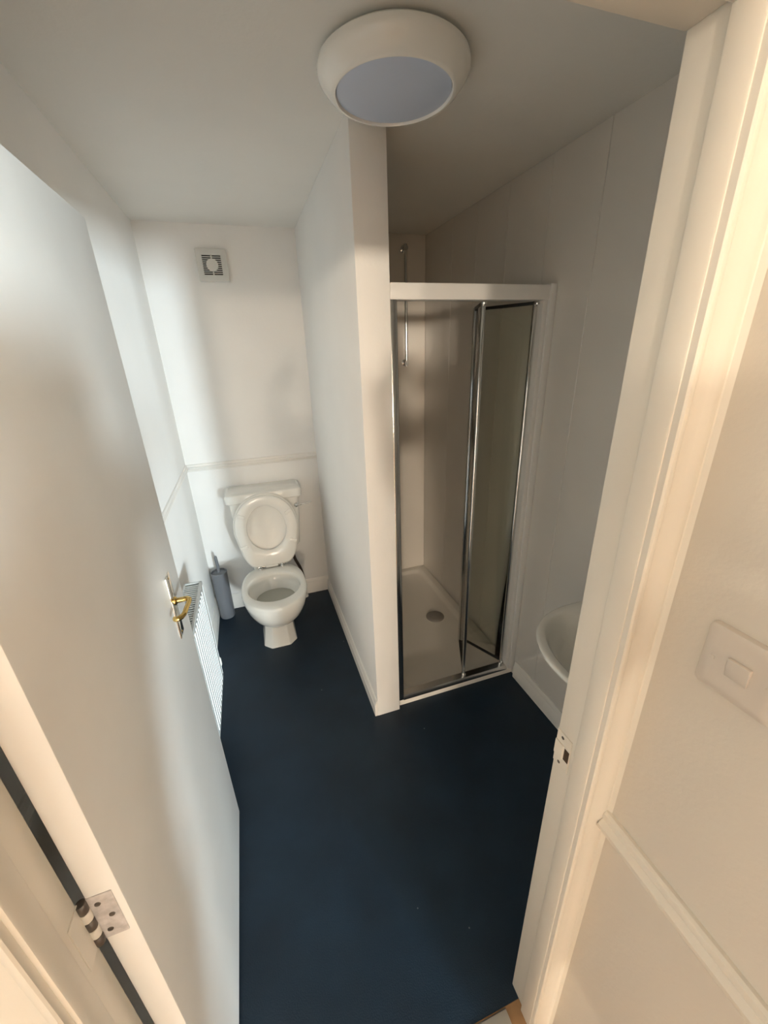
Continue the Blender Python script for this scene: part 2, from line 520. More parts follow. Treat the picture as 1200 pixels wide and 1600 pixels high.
# radiator side of the door
b = B()
box(b, DX0 - 0.0025, DX0 + 0.001, 0.604, 0.652, 0.975, 1.165, 0.0012, 2)
lathe(b, [(0.012, 0), (0.009, -0.006), (0.008, -0.032)], (DX0 - 0.001, HNY, HNZ), 18, 'x')
tube(b, [(DX0 - 0.03, HNY + 0.006, HNZ), (DX0 - 0.034, HNY - 0.03, HNZ), (DX0 - 0.034, HNY - 0.07, HNZ - 0.001), (DX0 - 0.032, HNY - 0.09, HNZ - 0.002)], [0.008, 0.0085, 0.009, 0.006], 12)
obj('door_handle', b, M['brass'], door)
b = B(); box(b, DX0 + 0.012, DX1 - 0.012, DY1 - 0.001, DY1 + 0.0018, 0.985, 1.105, 0.0006, 1); box(b, DX0 + 0.016, DX1 - 0.016, DY1, DY1 + 0.010, 1.035, 1.058, 0.002)
obj('latch', b, M['brass'], door)

# ------------------------------------------------------------------ ceiling lamp
LX, LY = 0.870, 0.782
t = thing('ceiling_light', 'round white drum ceiling light, switched off, with grey diffuser', 'ceiling light', (LX, LY, ZC))
b = B(); lathe(b, [(0.160, 0.0), (0.165, -0.004), (0.165, -0.012), (0.160, -0.014)], (LX, LY, ZC), 64)
obj('base', b, M['lampbody'], t)
b = B()
prof = [(0.150, -0.010), (0.178, -0.011), (0.1825, -0.015), (0.1835, -0.022), (0.182, -0.030), (0.173, -0.042), (0.162, -0.054), (0.153, -0.061), (0.147, -0.0635), (0.143, -0.0635), (0.141, -0.060), (0.139, -0.045)]
lathe(b, prof, (LX, LY, ZC), 72, cap0=False, cap1=False)
obj('body', b, M['lampbody'], t)
b = B(); lathe(b, [(0.1395, -0.052), (0.1395, -0.058), (0.12, -0.0605), (0.08, -0.063), (0.03, -0.0642), (0.004, -0.0645)], (LX, LY, ZC), 72)
obj('diffuser', b, M['diff'], t)

# ------------------------------------------------------------------ extractor fan
FX, FZ = 0.351, 2.145
t = thing('extractor_fan', 'square white extractor fan with slotted grille high on wall above toilet', 'extractor fan', (FX, YB, FZ - 0.078))
FT = YB - 0.035
b = B()
# hollow casing: outer frame with square mouth
o0, i0 = 0.077, 0.047
def sq(r, y, rr=0.008):
    pts = []
    for cx, cz, a0 in ((1, 1, 0), (-1, 1, 90), (-1, -1, 180), (1, -1, 270)):
        for k in range(5):
            a = radians(a0 + 90 * k / 4)
            pts.append((FX + cx * (r - rr) + rr * cos(a), y, FZ + cz * (r - rr) + rr * sin(a)))
    return pts
loft(b, [sq(o0, YB), sq(o0, FT + 0.006), sq(o0 - 0.002, FT + 0.002), sq(o0 - 0.007, FT), sq(i0, FT, 0.003), sq(i0, FT + 0.02, 0.003)], True, True)
obj('casing', b, M['fan'], t)
b = B(); box(b, FX - i0, FX + i0, FT + 0.012, FT + 0.016, FZ - i0, FZ + i0)  # dark sheet behind the slats, shade as colour
obj('fan_shade_sheet', b, M['dark'], t, label='dark sheet painted for the shade inside the fan')
for k in range(10):
    z = FZ - i0 + 0.0094 * (k + 0.5)
    b = B(); box(b, FX - i0, FX + i0, FT + 0.001, FT + 0.009, z + 0.0022, z + 0.0060, 0.0006, 1)
    obj('slat', b, M['fan'], t)
b = B(); box(b, FX - 0.0035, FX + 0.0035, FT + 0.0005, FT + 0.008, FZ - i0, FZ + i0, 0.001, 1)
obj('mullion', b, M['fan'], t)
b = B(); lathe(b, [(0.030, 0.012), (0.030, 0.001), (0.028, -0.001), (0.015, -0.002), (0.002, -0.0022)], (FX, FT, FZ), 32, 'y')
obj('centre_disc', b, M['fan'], t)

# ------------------------------------------------------------------ toilet
TX = 0.410
t = thing('toilet', 'white close coupled toilet with its seat and lid raised', 'toilet', (TX, 1.8, 0))


def egg(cy, lf, lb, hw, z, n=48, nb=2.7, nf=2.0, cx=TX):
    out = []
    for i in range(n):
        a = 2 * pi * i / n
        c, s = cos(a), sin(a)
        e = nf if c > 0 else nb
        sx = math.copysign(abs(s) ** (2 / e), s)
        cy_ = math.copysign(abs(c) ** (2 / e), c)
        out.append((cx + hw * sx, cy - (lf if c > 0 else lb) * cy_, z))
    return out


b = B()
rings = [egg(1.80, 0.10, 0.22, 0.085, 0.165), egg(1.79, 0.14, 0.23, 0.105, 0.180), egg(1.77, 0.175, 0.25, 0.130, 0.215),
         egg(1.755, 0.215, 0.265, 0.158, 0.265), egg(1.745, 0.238, 0.275, 0.176, 0.315), egg(1.74, 0.248, 0.28, 0.187, 0.365),
         egg(1.74, 0.250, 0.28, 0.190, 0.395), egg(1.74, 0.247, 0.278, 0.188, 0.406), egg(1.74, 0.240, 0.27, 0.182, 0.411),
         egg(1.75, 0.178, 0.168, 0.160, 0.411, nb=2.2), egg(1.75, 0.170, 0.160, 0.153, 0.405, nb=2.2), egg(1.75, 0.166, 0.156, 0.149, 0.385, nb=2.2),
         egg(1.75, 0.166, 0.156, 0.147, 0.362, nb=2.2), egg(1.75, 0.156, 0.146, 0.137, 0.352, nb=2.2), egg(1.75, 0.138, 0.13, 0.118, 0.295, nb=2.2),
         egg(1.75, 0.105, 0.10, 0.085, 0.245, nb=2.1), egg(1.75, 0.055, 0.055, 0.05, 0.215, nb=2.1)]
loft(b, rings)
obj('bowl', b, M['ceramic'], t, angle=50)
b = B(); loft(b, [egg(1.75, 0.132, 0.124, 0.113, 0.293, nb=2.2), egg(1.75, 0.142, 0.133, 0.122, 0.304, nb=2.2)])
obj('water', b, M['water'], t)


def octo(x0, x1, y0, y1, c, z):
    return [(x0 + c, y0, z), (x1 - c, y0, z), (x1, y0 + c, z), (x1, y1 - c, z), (x1 - c * .5, y1, z), (x0 + c * .5, y1, z), (x0, y1 - c, z), (x0, y0 + c, z)]


b = B()
loft(b, [octo(0.297, 0.500, 1.690, 2.02, 0.045, 0.0), octo(0.300, 0.496, 1.694, 2.02, 0.045, 0.012), octo(0.312, 0.490, 1.705, 2.03, 0.042, 0.08), octo(0.320, 0.488, 1.715, 2.04, 0.040, 0.15), octo(0.318, 0.492, 1.700, 2.04, 0.040, 0.20), octo(0.315, 0.496, 1.690, 2.04, 0.04, 0.235)])
bev(b, [e for e in b.edges if abs(e.verts[0].co.z - e.verts[1].co.z) > 0.005], 0.006, 2)
obj('pedestal', b, M['ceramic'], t, angle=30)
b = B(); box(b, 0.30, 0.52, 2.00, 2.225, 0.30, 0.50, 0.02, 3)
obj('coupling', b, M['ceramic'], t)
# cistern
CXm = 0.431
b = B()
def rr4(xc, hw, y0, y1, z, r=0.03, n=5):
    pts = []
    for sx, sy, a0 in ((1, 1, 0), (-1, 1, 90), (-1, -1, 180), (1, -1, 270)):
        cx = xc + sx * (hw - r); cy = (y1 - r) if sy > 0 else (y0 + r)
        for k in range(n):
            a = radians(a0 + 90 * k / (n - 1))
            pts.append((cx + r * cos(a), cy + r * sin(a), z))
    return pts
loft(b, [rr4(CXm, 0.180, 2.066, 2.228, 0.498), rr4(CXm, 0.188, 2.060, 2.230, 0.510), rr4(CXm, 0.205, 2.052, 2.232, 0.70), rr4(CXm, 0.214, 2.048, 2.232, 0.852)])
cis = obj('cistern', b, M['ceramic'], t)
b = B()
loft(b, [rr4(CXm, 0.226, 2.038, 2.236, 0.846, 0.028), rr4(CXm, 0.231, 2.033, 2.237, 0.852, 0.028), rr4(CXm, 0.232, 2.032, 2.237, 0.893, 0.028), rr4(CXm, 0.228, 2.036, 2.236, 0.902, 0.028), rr4(CXm, 0.215, 2.048, 2.230, 0.907, 0.025)])
obj('cistern_lid', b, M['ceramic'], t)
# flush lever
b = B()
lathe(b, [(0.015, 0), (0.016, -0.004), (0.013, -0.012), (0.006, -0.016), (0.002, -0.017)], (0.622, 2.050, 0.790), 22, 'y')
tube(b, smooth_path([(0.622, 2.036, 0.790), (0.65, 2.030, 0.795), (0.69, 2.032, 0.800), (0.716, 2.036, 0.803)], 5), [0.006] * 5 + [0.0055] * 5 + [0.005] * 5 + [0.004], 10)
obj('flush_lever', b, M['chrome'], t)
# raised seat and lid: plane leaning back on the cistern
HY, HZ = 1.985, 0.430
TILT = math.atan2(2.022 - HY, 0.455)
UP = Vector((0, sin(TILT), cos(TILT)))
NM = Vector((0, -cos(TILT), sin(TILT)))
HC = Vector((TX + 0.008, HY, HZ))
ROLLS = radians(0.0)


def sp(u, v, n):
    return HC + Vector((u, 0, 0)) + UP * v + NM * n


def seat_outline(k, n, s=1.0):
    """k points round the raised seat; wide round top, narrower flat foot"""
    pts = []
    for i in range(k):
        a = 2 * pi * i / k
        c, q = cos(a), sin(a)
        if c >= 0:
            e = 2.15
            u = 0.192 * math.copysign(abs(q) ** (2 / e), q); v = 0.245 + 0.222 * abs(c) ** (2 / e)
        else:
            e = 9.0
            hh = abs(c) ** (2 / e)
            u = (0.192 - 0.062 * hh ** 1.7) * math.copysign(abs(q) ** (2 / e), q); v = 0.245 - 0.245 * hh
        pts.append(sp(u * s, 0.23 + (v - 0.23) * s, n))
    return pts


def hole(k, n, s=1.0):
    pts = []
    for i in range(k):
        a = 2 * pi * i / k
        c, q = cos(a), sin(a)
        pts.append(sp(0.118 * s * q, 0.250 + (0.150 if c > 0 else 0.142) * s * c, n))
    return pts


K = 56
b = B()
rs = [hole(K, 0.009, 1.02), hole(K, 0.022, 1.0), hole(K, 0.0275, 1.04), seat_outline(K, 0.0275, 0.955), seat_outline(K, 0.024, 0.985), seat_outline(K, 0.015, 0.99), seat_outline(K, 0.009, 0.975)]
vs = [[b.verts.new(p) for p in r] for r in rs]
for a, c in zip(vs, vs[1:] + vs[:1]):
    for i in range(K):
        b.faces.new((a[i], a[(i + 1) % K], c[(i + 1) % K], c[i]))
st = obj('seat', b, M['seat'], t, angle=60)
for u, v, rz in ((-0.140, 0.350, 0.5), (0.142, 0.345, -0.5), (-0.150, 0.150, -0.25), (0.152, 0.150, 0.25)):
    tb = bmesh.new()
    bmesh.ops.create_cube(tb, size=1)
    for q in tb.verts:
        q.co = Vector((q.co.x * 0.046, q.co.y * 0.020, q.co.z * 0.008))
    bev(tb, tb.edges, 0.0035, 2)
    xa = (Vector((1, 0, 0)) * cos(rz) - UP * sin(rz)); ya = NM.cross(xa)
    o_ = sp(u, v, 0.031)
    mtx = Matrix(((xa.x, ya.x, NM.x, o_.x), (xa.y, ya.y, NM.y, o_.y), (xa.z, ya.z, NM.z, o_.z), (0, 0, 0, 1)))
    b = B(); merge(b, tb, mtx)
    obj('buffer', b, M['seat'], st)
b = B()
rs = [seat_outline(K, -0.015, 0.9), seat_outline(K, -0.013, 0.985), seat_outline(K, -0.006, 1.022), seat_outline(K, 0.001, 1.03), seat_outline(K, 0.0055, 1.015), seat_outline(K, 0.0050, 0.95), hole(K, 0.003, 1.06), hole(K, -0.002, 0.85), hole(K, -0.008, 0.5), hole(K, -0.010, 0.15)]
loft(b, rs)
obj('lid', b, M['seat'], t, angle=60)
b = B(); box(b, TX - 0.035, TX + 0.045, HY - 0.024, HY + 0.004, HZ - 0.012, HZ + 0.014, 0.006, 2)
obj('hinge_block', b, M['seat'], t)
for x in (0.345, 0.480):
    b = B()
    lathe(b, [(0.014, -0.002), (0.015, 0.002), (0.012, 0.008), (0.007, 0.010), (0.0065, 0.026), (0.004, 0.029)], (x, HY - 0.012, 0.411), 18)
    obj('hinge_bolt', b, M['chrome'], t)
b = B(); tube(b, [(0.330, HY - 0.010, HZ - 0.004), (0.496, HY - 0.010, HZ - 0.004)], 0.0045, 12)
obj('hinge_rod', b, M['chrome'], t)

# water pipe behind the toilet
t2 = thing('supply_pipe', 'dark brown flexible pipe running down behind the toilet to floor', 'pipe', (0.622, 2.195, 0))
b = B(); tube(b, smooth_path([(0.585, 2.195, 0.496), (0.588, 2.195, 0.45), (0.572, 2.195, 0.39), (0.578, 2.195, 0.33), (0.606, 2.195, 0.25), (0.622, 2.195, 0.16), (0.622, 2.195, 0.07), (0.622, 2.195, 0.0)]), 0.0105, 12)
obj('hose', b, M['hose'], t2)
b = B(); lathe(b, [(0.020, 0), (0.020, 0.012), (0.014, 0.016), (0.014, 0.034), (0.012, 0.036)], (0.622, 2.195, 0.0), 16)
obj('collar', b, M['plastic'], t2)

# ------------------------------------------------------------------ toilet brush
QX, QY = 0.070, 2.155
t = thing('toilet_brush', 'slim grey toilet brush holder standing on floor left of toilet', 'toilet brush', (QX, QY, 0))
b = B(); lathe(b, [(0.046, 0.0), (0.048, 0.004), (0.049, 0.06), (0.050, 0.335), (0.0515, 0.34), (0.0515, 0.352), (0.047, 0.354), (0.044, 0.348), (0.043, 0.30)], (QX, QY, 0), 36)
obj('holder', b, M['grey'], t)
b = B(); lathe(b, [(0.043, 0.338), (0.043, 0.346), (0.030, 0.350), (0.013, 0.353), (0.012, 0.36)], (QX, QY, 0), 32)
obj('brush_lid', b, M['grey'], t)
b = B(); tube(b, [(QX, QY, 0.35), (QX + 0.001, QY, 0.40), (QX - 0.002, QY + 0.002, 0.46), (QX - 0.003, QY + 0.002, 0.472)], [0.0095, 0.010, 0.0095, 0.006], 14)
obj('handle', b, M['grey'], t)

# ------------------------------------------------------------------ radiator
RX0, RX1, RY0, RY1, RZ0, RZ1 = 0.032, 0.104, 0.42, 1.325, 0.195, 0.755
t = thing('radiator', 'white ribbed panel radiator on the wall behind the open door', 'radiator', (0.0, (RY0 + RY1) / 2, RZ0))


def rib_panel(xf, xb, sgn):
    """vertical pressed ribs: profile in (x, y)"""
    pts = []
    pitch = 0.0333
    nrib = int((RY1 - RY0 - 0.03) / pitch)
    y = RY0 + 0.012
    pts.append((xf - sgn * 0.006, RY0)); pts.append((xf - sgn * 0.002, RY0 + 0.004))
    for k in range(nrib):
        pts += [(xf - sgn * 0.0085, y + 0.003), (xf - sgn * 0.0085, y + 0.009), (xf, y + 0.014), (xf, y + pitch - 0.003)]
        y += pitch
    pts.append((xf - sgn * 0.002, RY1 - 0.004)); pts.append((xf - sgn * 0.006, RY1))
    pts += [(xb, RY1), (xb, RY0)]
    return pts


b = B()
prism(b, rib_panel(RX1, RX1 - 0.012, 1), 'z', RZ0 + 0.022, RZ1 - 0.030)
box(b, RX1 - 0.012, RX1 - 0.002, RY0, RY1, RZ0, RZ0 + 0.024, 0.004)
box(b, RX1 - 0.012, RX1 - 0.002, RY0, RY1, RZ1 - 0.032, RZ1 - 0.010, 0.004)
obj('front_panel', b, M['rad'], t, angle=25)
b = B(); prism(b, rib_panel(RX0, RX0 + 0.012, -1), 'z', RZ0 + 0.01, RZ1 - 0.02)
obj('back_panel', b, M['rad'], t, angle=25)
# top grille: frame and slats
b = B()
box(b, RX1 - 0.010, RX1 + 0.001, RY0, RY1 + 0.002, RZ1 - 0.016, RZ1, 0.002)
box(b, RX0 - 0.001, RX0 + 0.006, RY0, RY1 + 0.002, RZ1 - 0.016, RZ1, 0.002)
box(b, RX0, RX1, RY1 - 0.010, RY1 + 0.002, RZ1 - 0.016, RZ1, 0.002)
box(b, RX0, RX1, RY0, RY0 + 0.010, RZ1 - 0.016, RZ1, 0.002)
gr = obj('top_grille', b, M['rad'], t)
sb = B(); box(sb, RX0 + 0.004, RX1 - 0.008, -0.0042, 0.0042, RZ1 - 0.006, RZ1 - 0.002)
y = RY0 + 0.018
first = None
while y < RY1 - 0.014:
    if first is None:
        bmesh.ops.translate(sb, vec=(0, y, 0), verts=sb.verts)
        first = obj('slat', sb, M['rad'], gr); y_first = y
    else:
        c = first.copy(); COL.objects.link(c); c.location = (0, y - y_first, 0)
    y += 0.0165
b = B(); box(b, RX0, RX1 - 0.001, RY1 - 0.001, RY1 + 0.002, RZ0 + 0.02, RZ1 - 0.004, 0.001, 1)
obj('side_panel', b, M['rad'], t)
b = B(); box(b, RX0 + 0.016, RX1 - 0.016, RY0 + 0.03, RY1 - 0.03, RZ0 + 0.05, RZ1 - 0.05)  # solid block, the shade between the panels is its dark colour
obj('convector', b, M['dark'], t, label='convector block between the two panels, its shade painted dark')
for y in (RY0 + 0.15, RY1 - 0.15):
    b = B(); box(b, 0.0004, RX0 + 0.012, y - 0.012, y + 0.012, RZ0 + 0.10, RZ1 - 0.08, 0.002)
    obj('bracket', b, M['rad'], t)
b = B()
lathe(b, [(0.013, 0.0), (0.013, 0.02), (0.017, 0.022), (0.019, 0.028), (0.019, 0.060), (0.016, 0.066), (0.008, 0.068)], (0.085, RY1 + 0.026, RZ0 + 0.03), 20)
tube(b, [(0.085, RY1 - 0.004, RZ0 + 0.045), (0.085, RY1 + 0.026, RZ0 + 0.045)], 0.010, 14)
obj('valve', b, M['plastic'], t)
b = B(); tube(b, smooth_path([(0.085, RY1 + 0.026, RZ0 + 0.04), (0.078, RY1 + 0.026, RZ0 + 0.02), (0.045, RY1 + 0.026, RZ0 + 0.008), (0.003, RY1 + 0.026, RZ0 + 0.004)]), 0.0075, 12)
obj('pipe', b, M['plastic'], t)

# ------------------------------------------------------------------ shower tray
t = thing('shower_tray', 'low cream white shower tray on the floor behind the glass door', 'shower tray', (1.26, 1.6, 0))
b = B()
TX0, TX1, TY0, TY1 = PX1 + 0.0082, XR - 0.0005, SY - 0.004, YB - 0.0105


def trr(m, z, r):
    pts = []
    for sx, sy, a0 in ((1, 1, 0), (-1, 1, 90), (-1, -1, 180), (1, -1, 270)):
        cx = (TX1 - m - r) if sx > 0 else (TX0 + m + r)
        cy = (TY1 - m - r) if sy > 0 else (TY0 + m + r)
        for k in range(7):
            a = radians(a0 + 15 * k)
            pts.append((cx + r * cos(a), cy + r * sin(a), z))
    return pts


loft(b, [trr(0.0, 0.0, 0.002), trr(0.0, 0.040, 0.002), trr(0.004, 0.045, 0.004), trr(0.042, 0.046, 0.04), trr(0.050, 0.044, 0.05), trr(0.062, 0.028, 0.06), trr(0.080, 0.023, 0.07), trr(0.26, 0.021, 0.06)])
obj('basin_tray', b, M['tray'], t, angle=40)
b = B()
lathe(b, [(0.060, 0.020), (0.060, 0.025), (0.055, 0.0285), (0.035, 0.0300), (0.003, 0.0305)], (1.404, 1.596, 0.0), 36)
obj('drain_cover', b, M['drain'], t, label='round dull grey drain cover')

# ------------------------------------------------------------------ shower door: frame + two folding leaves
t = thing('shower_door', 'chrome framed bifold glass shower door folded half open', 'shower door', (1.26, SY, 0.046))
FZ0, FZ1 = 0.046, 1.905
b = B()
box(b, PX1 + 0.0005, PX1 + 0.026, SY - 0.018, SY + 0.028, FZ0, FZ1, 0.003)
obj('jamb', b, M['alu'], t)
b = B()
box(b, XR - 0.030, XR - 0.0005, SY - 0.024, SY + 0.028, FZ0, FZ1 + 0.004, 0.003)
box(b, XR - 0.050, XR - 0.028, SY - 0.014, SY + 0.024, FZ0, FZ1 - 0.01, 0.003)
obj('jamb', b, M['alumat'], t)
b = B()
box(b, PX1 + 0.001, XR - 0.028, SY - 0.020, SY + 0.030, FZ1 - 0.052, FZ1, 0.004)
obj('header', b, M['alumat'], t, label='broad white header rail')
b = B()
prism(b, [(SY - 0.020, FZ0), (SY - 0.020, FZ0 + 0.010), (SY - 0.012, FZ0 + 0.024), (SY + 0.020, FZ0 + 0.026), (SY + 0.028, FZ0 + 0.020), (SY + 0.028, FZ0)], 'x', PX1 + 0.024, XR - 0.046)
obj('bottom_rail', b, M['alu'], t)
b = B(); box(b, PX1 + 0.026, PX1 + 0.031, SY - 0.004, SY + 0.012, FZ0 + 0.026, FZ1 - 0.052)
obj('seal', b, M['seal'], t)


def leaf(p, q, name, hx):
    """folding leaf between plan points p and q"""
    p, q = Vector((*p, 0)), Vector((*q, 0))
    d = (q - p); L = d.length; d.normalize()
    nn = Vector((-d.y, d.x, 0))
    z0, z1 = FZ0 + 0.030, FZ1 - 0.056
    mtx = Matrix(((d.x, nn.x, 0, p.x), (d.y, nn.y, 0, p.y), (0, 0, 1, 0), (0, 0, 0, 1)))
    def put(nm, x0, x1, y0, y1, a0, a1, r, m, par, lab=None):
        tb = bmesh.new(); box(tb, x0, x1, y0, y1, a0, a1, r)
        bb = B(); merge(bb, tb, mtx)
        return obj(nm, bb, m, par, label=lab)
    pane = put(name, 0.014, L - 0.014, -0.0025, 0.0025, z0 + 0.006, z1 - 0.006, 0.0006, M['glass'], t, 'clear glass leaf of the folding door')
    for x0, x1 in ((0.0, 0.020), (L - 0.020, L)):
        tb = bmesh.new()
        r = 0.0095
        cxx = (x0 + x1) / 2
        lathe(tb, [(r * .8, z0 - 0.002), (r, z0 + 0.001), (r, z1 - 0.001), (r * .8, z1 + 0.002)], (cxx, 0, 0), 16)
        bb = B(); merge(bb, tb, mtx)
        obj('stile', bb, M['chrome'], pane)
    put('bottom_seal', 0.016, L - 0.016, -0.005, 0.005, z0 - 0.004, z0 + 0.008, 0.001, M['seal'], pane)
    put('top_seal', 0.016, L - 0.016, -0.005, 0.005, z1 - 0.008, z1 + 0.004, 0.001, M['seal'], pane)
    return pane


leaf((1.300, 1.026), (1.412, 1.278), 'glass_leaf', 0)
leaf((1.430, 1.282), (1.548, 1.038), 'glass_leaf', 0)
b = B()
for z in (FZ0 + 0.030, FZ1 - 0.058):
    lathe(b, [(0.012, 0), (0.012, 0.006), (0.008, 0.010)], (1.302, 1.028, z - 0.006), 16)
    lathe(b, [(0.012, 0), (0.012, 0.006), (0.008, 0.010)], (1.546, 1.040, z - 0.006), 16)
obj('pivot', b, M['chrome'], t)

# ------------------------------------------------------------------ shower riser rail on the back wall
t = thing('shower_rail', 'thin chrome riser rail on the back wall of the shower', 'shower rail', (1.45, YB, 1.60))
b = B(); tube(b, [(1.45, YB - 0.052, 1.590), (1.45, YB - 0.052, 2.275)], 0.0095, 16)
obj('rail', b, M['chrome'], t)
for z in (1.612, 2.255):
    b = B(); lathe(b, [(0.020, -0.010), (0.020, -0.018), (0.011, -0.022), (0.011, -0.046), (0.013, -0.056), (0.013, -0.062)], (1.45, YB, z), 18, 'y')
    obj('bracket', b, M['chrome'], t)

# ------------------------------------------------------------------ basin
BZ = 0.800
t = thing('wash_basin', 'white ceramic wash basin on the panelled wall, half hidden by doorframe', 'basin', (XR, 0.285, 0))


def dsh(m, z, n=48, x0=XR, ex=2.5):
    """D-shaped outline: flat on the right wall, round towards the room"""
    pts = []
    hy, dx, cy, cx = 0.268 - m, 0.271 - m, 0.285, 1.445
    for i in range(n):
        a = 2 * pi * i / n
        c, s = cos(a), sin(a)
        if c > 0:
            xx = cx + (x0 - m * 0.9 - cx) * abs(c) ** (2 / 6.0)
            yy = cy + hy * math.copysign(abs(s) ** (2 / 6.0), s)
        else:
            xx = cx - dx * abs(c) ** (2 / 2.2)
            yy = cy + hy * math.copysign(abs(s) ** (2 / 2.2), s)
        pts.append((xx, yy, z))
    return pts


def bow(m, z, n=48):
    pts = []
    for i in range(n):
        a = 2 * pi * i / n
        c, s = cos(a), sin(a)
        pts.append((1.38 + (0.125 - m) * c if c > 0 else 1.38 + (0.180 - m) * c, 0.285 + (0.238 - m) * s, z))
    return pts


b = B()
loft(b, [dsh(0.15, BZ - 0.19), dsh(0.125, BZ - 0.17), dsh(0.085, BZ - 0.11), dsh(0.045, BZ - 0.055), dsh(0.015, BZ - 0.022), dsh(0.002, BZ - 0.016), dsh(0.0, BZ - 0.006), dsh(0.004, BZ - 0.001), dsh(0.010, BZ),
         bow(0.0, BZ - 0.001), bow(0.008, BZ - 0.008), bow(0.020, BZ - 0.04), bow(0.05, BZ - 0.09), bow(0.09, BZ - 0.125), bow(0.118, BZ - 0.135)])
obj('bowl', b, M['ceramic'], t, angle=50)
b = B()
loft(b, [rr4(1.485, 0.100, 0.185, 0.385, 0.0, 0.05), rr4(1.485, 0.095, 0.190, 0.380, 0.02, 0.05), rr4(1.49, 0.075, 0.205, 0.365, 0.25, 0.05), rr4(1.49, 0.085, 0.195, 0.375, 0.55, 0.05), rr4(1.49, 0.088, 0.190, 0.380, 0.625, 0.05)])
obj('pedestal', b, M['ceramic'], t)
b = B(); lathe(b, [(0.024, 0), (0.024, 0.004), (0.012, 0.006), (0.002, 0.0062)], (1.375, 0.285, BZ - 0.136), 20)
obj('waste', b, M['chrome'], t)
for y in (0.175, 0.395):
    b = B()
    lathe(b, [(0.022, 0), (0.020, 0.008), (0.013, 0.014), (0.012, 0.055), (0.018, 0.060), (0.022, 0.066), (0.022, 0.082), (0.014, 0.088)], (1.545, y, BZ - 0.001), 20)
    tube(b, smooth_path([(1.545, y, BZ + 0.030), (1.51, y, BZ + 0.040), (1.475, y, BZ + 0.034), (1.462, y, BZ + 0.018)], 4), 0.008, 12)
    obj('tap', b, M['chrome'], t)

# ------------------------------------------------------------------ light switch on the landing wall
SYc, SZc = -0.2060, 1.326
t = thing('light_switch', 'single cream white rocker light switch above the dado rail', 'light switch', (XH, SYc, SZc - 0.045))


def plate(hs, hz, r, x):
    pts = []
    for sy, sz, a0 in ((1, 1, 0), (-1, 1, 90), (-1, -1, 180), (1, -1, 270)):
        for k in range(6):
            a = radians(a0 + 18 * k)
            pts.append((x, SYc + sy * (hs - r) + r * cos(a), SZc + sz * (hz - r) + r * sin(a)))
    return pts


b = B()
loft(b, [plate(0.0445, 0.0465, 0.007, XH), plate(0.0445, 0.0465, 0.007, XH - 0.004), plate(0.0435, 0.0455, 0.007, XH - 0.0075), plate(0.041, 0.043, 0.007, XH - 0.0095), plate(0.030, 0.032, 0.006, XH - 0.010)])
obj('plate', b, M['switch'], t)
b = B()
prism(b, [(XH - 0.009, SZc - 0.0135), (XH - 0.0112, SZc - 0.0135), (XH - 0.0128, SZc), (XH - 0.0145, SZc + 0.0135), (XH - 0.009, SZc + 0.0135)], 'y', SYc - 0.0125, SYc + 0.0125)
bev(b, b.edges, 0.0012, 2)
obj('rocker', b, M['switch'], t)
for y in (SYc - 0.030, SYc + 0.030):
    b = B(); lathe(b, [(0.0034, 0.0005), (0.003, -0.0008), (0.001, -0.001)], (XH - 0.010, y, SZc), 12, 'x')
    obj('screw_cap', b, M['switch'], t)

# ------------------------------------------------------------------ landing wall lamps (out of frame, give the warm light)
for lx, lab in ((-2.70, 'round wall lamp at the left of the far landing wall'), (-0.45, 'round wall lamp at the middle of the far landing wall')):
    t = thing('wall_lamp', lab, 'wall lamp', (lx, HY0, 1.90), 'landing wall lamps')
    b = B(); lathe(b, [(0.08, 0), (0.08, 0.015), (0.07, 0.02)], (lx, HY0, 1.90), 32, 'y')
    obj('base', b, M['lampbody'], t)
    b = B(); lathe(b, [(0.05, 0.018), (0.15, 0.03), (0.16, 0.05), (0.15, 0.07), (0.10, 0.085), (0.003, 0.09)], (lx, HY0, 1.90), 40, 'y')
    obj('shade', b, M['lampbody'], t)

# ------------------------------------------------------------------ the photographer, standing on the landing behind the camera
M['skin'] = mat('skin', (0.55, 0.36, 0.27), 0.5, var=0.06)
M['coat'] = mat('dark_coat', (0.05, 0.055, 0.065), 0.9, var=0.2, vscale=40)
M['trousers'] = mat('dark_trousers', (0.03, 0.035, 0.05), 0.85, var=0.2, vscale=40)
M['hair'] = mat('brown_hair', (0.045, 0.028, 0.018), 0.6, var=0.3, vscale=60)
M['shoe'] = mat('black_shoe', (0.02, 0.02, 0.02), 0.5, var=0.2)
PXc, PYc = 0.53, -1.12
per = thing('person', 'person in long dark coat and trousers standing on the landing taking the picture', 'person', (PXc, PYc, -0.004))


def skin_obj(name, chains, m, root_vert, sub=2, parent=per):
    """chains: list of lists of (x,y,z,radius); equal points are shared"""
    vs, es, rs, key = [], [], [], {}
    for ch in chains:
        prev = None
        for (x, y, z, r) in ch:
            k = (round(x, 4), round(y, 4), round(z, 4))
            if k not in key:
                key[k] = len(vs); vs.append((x - PXc, y - PYc, z + 0.004)); rs.append(r)
            i = key[k]
            if prev is not None and prev != i:
                es.append((prev, i))
            prev = i
    me = bpy.data.meshes.new(name)
    me.from_pydata(vs, es, [])
    o = bpy.data.objects.new(name, me)
    COL.objects.link(o)
    o.parent = parent
    sk = o.modifiers.new('skin', 'SKIN')
    sk.use_smooth_shade = True
    for d, r in zip(me.skin_vertices[0].data, rs):
        rr = r if isinstance(r, tuple) else (r, r)
        d.radius = rr
        d.use_root = False
    me.skin_vertices[0].data[root_vert].use_root = True
    ss = o.modifiers.new('subsurf', 'SUBSURF')
    ss.levels = ss.render_levels = sub
    me.materials.append(m)
    return o


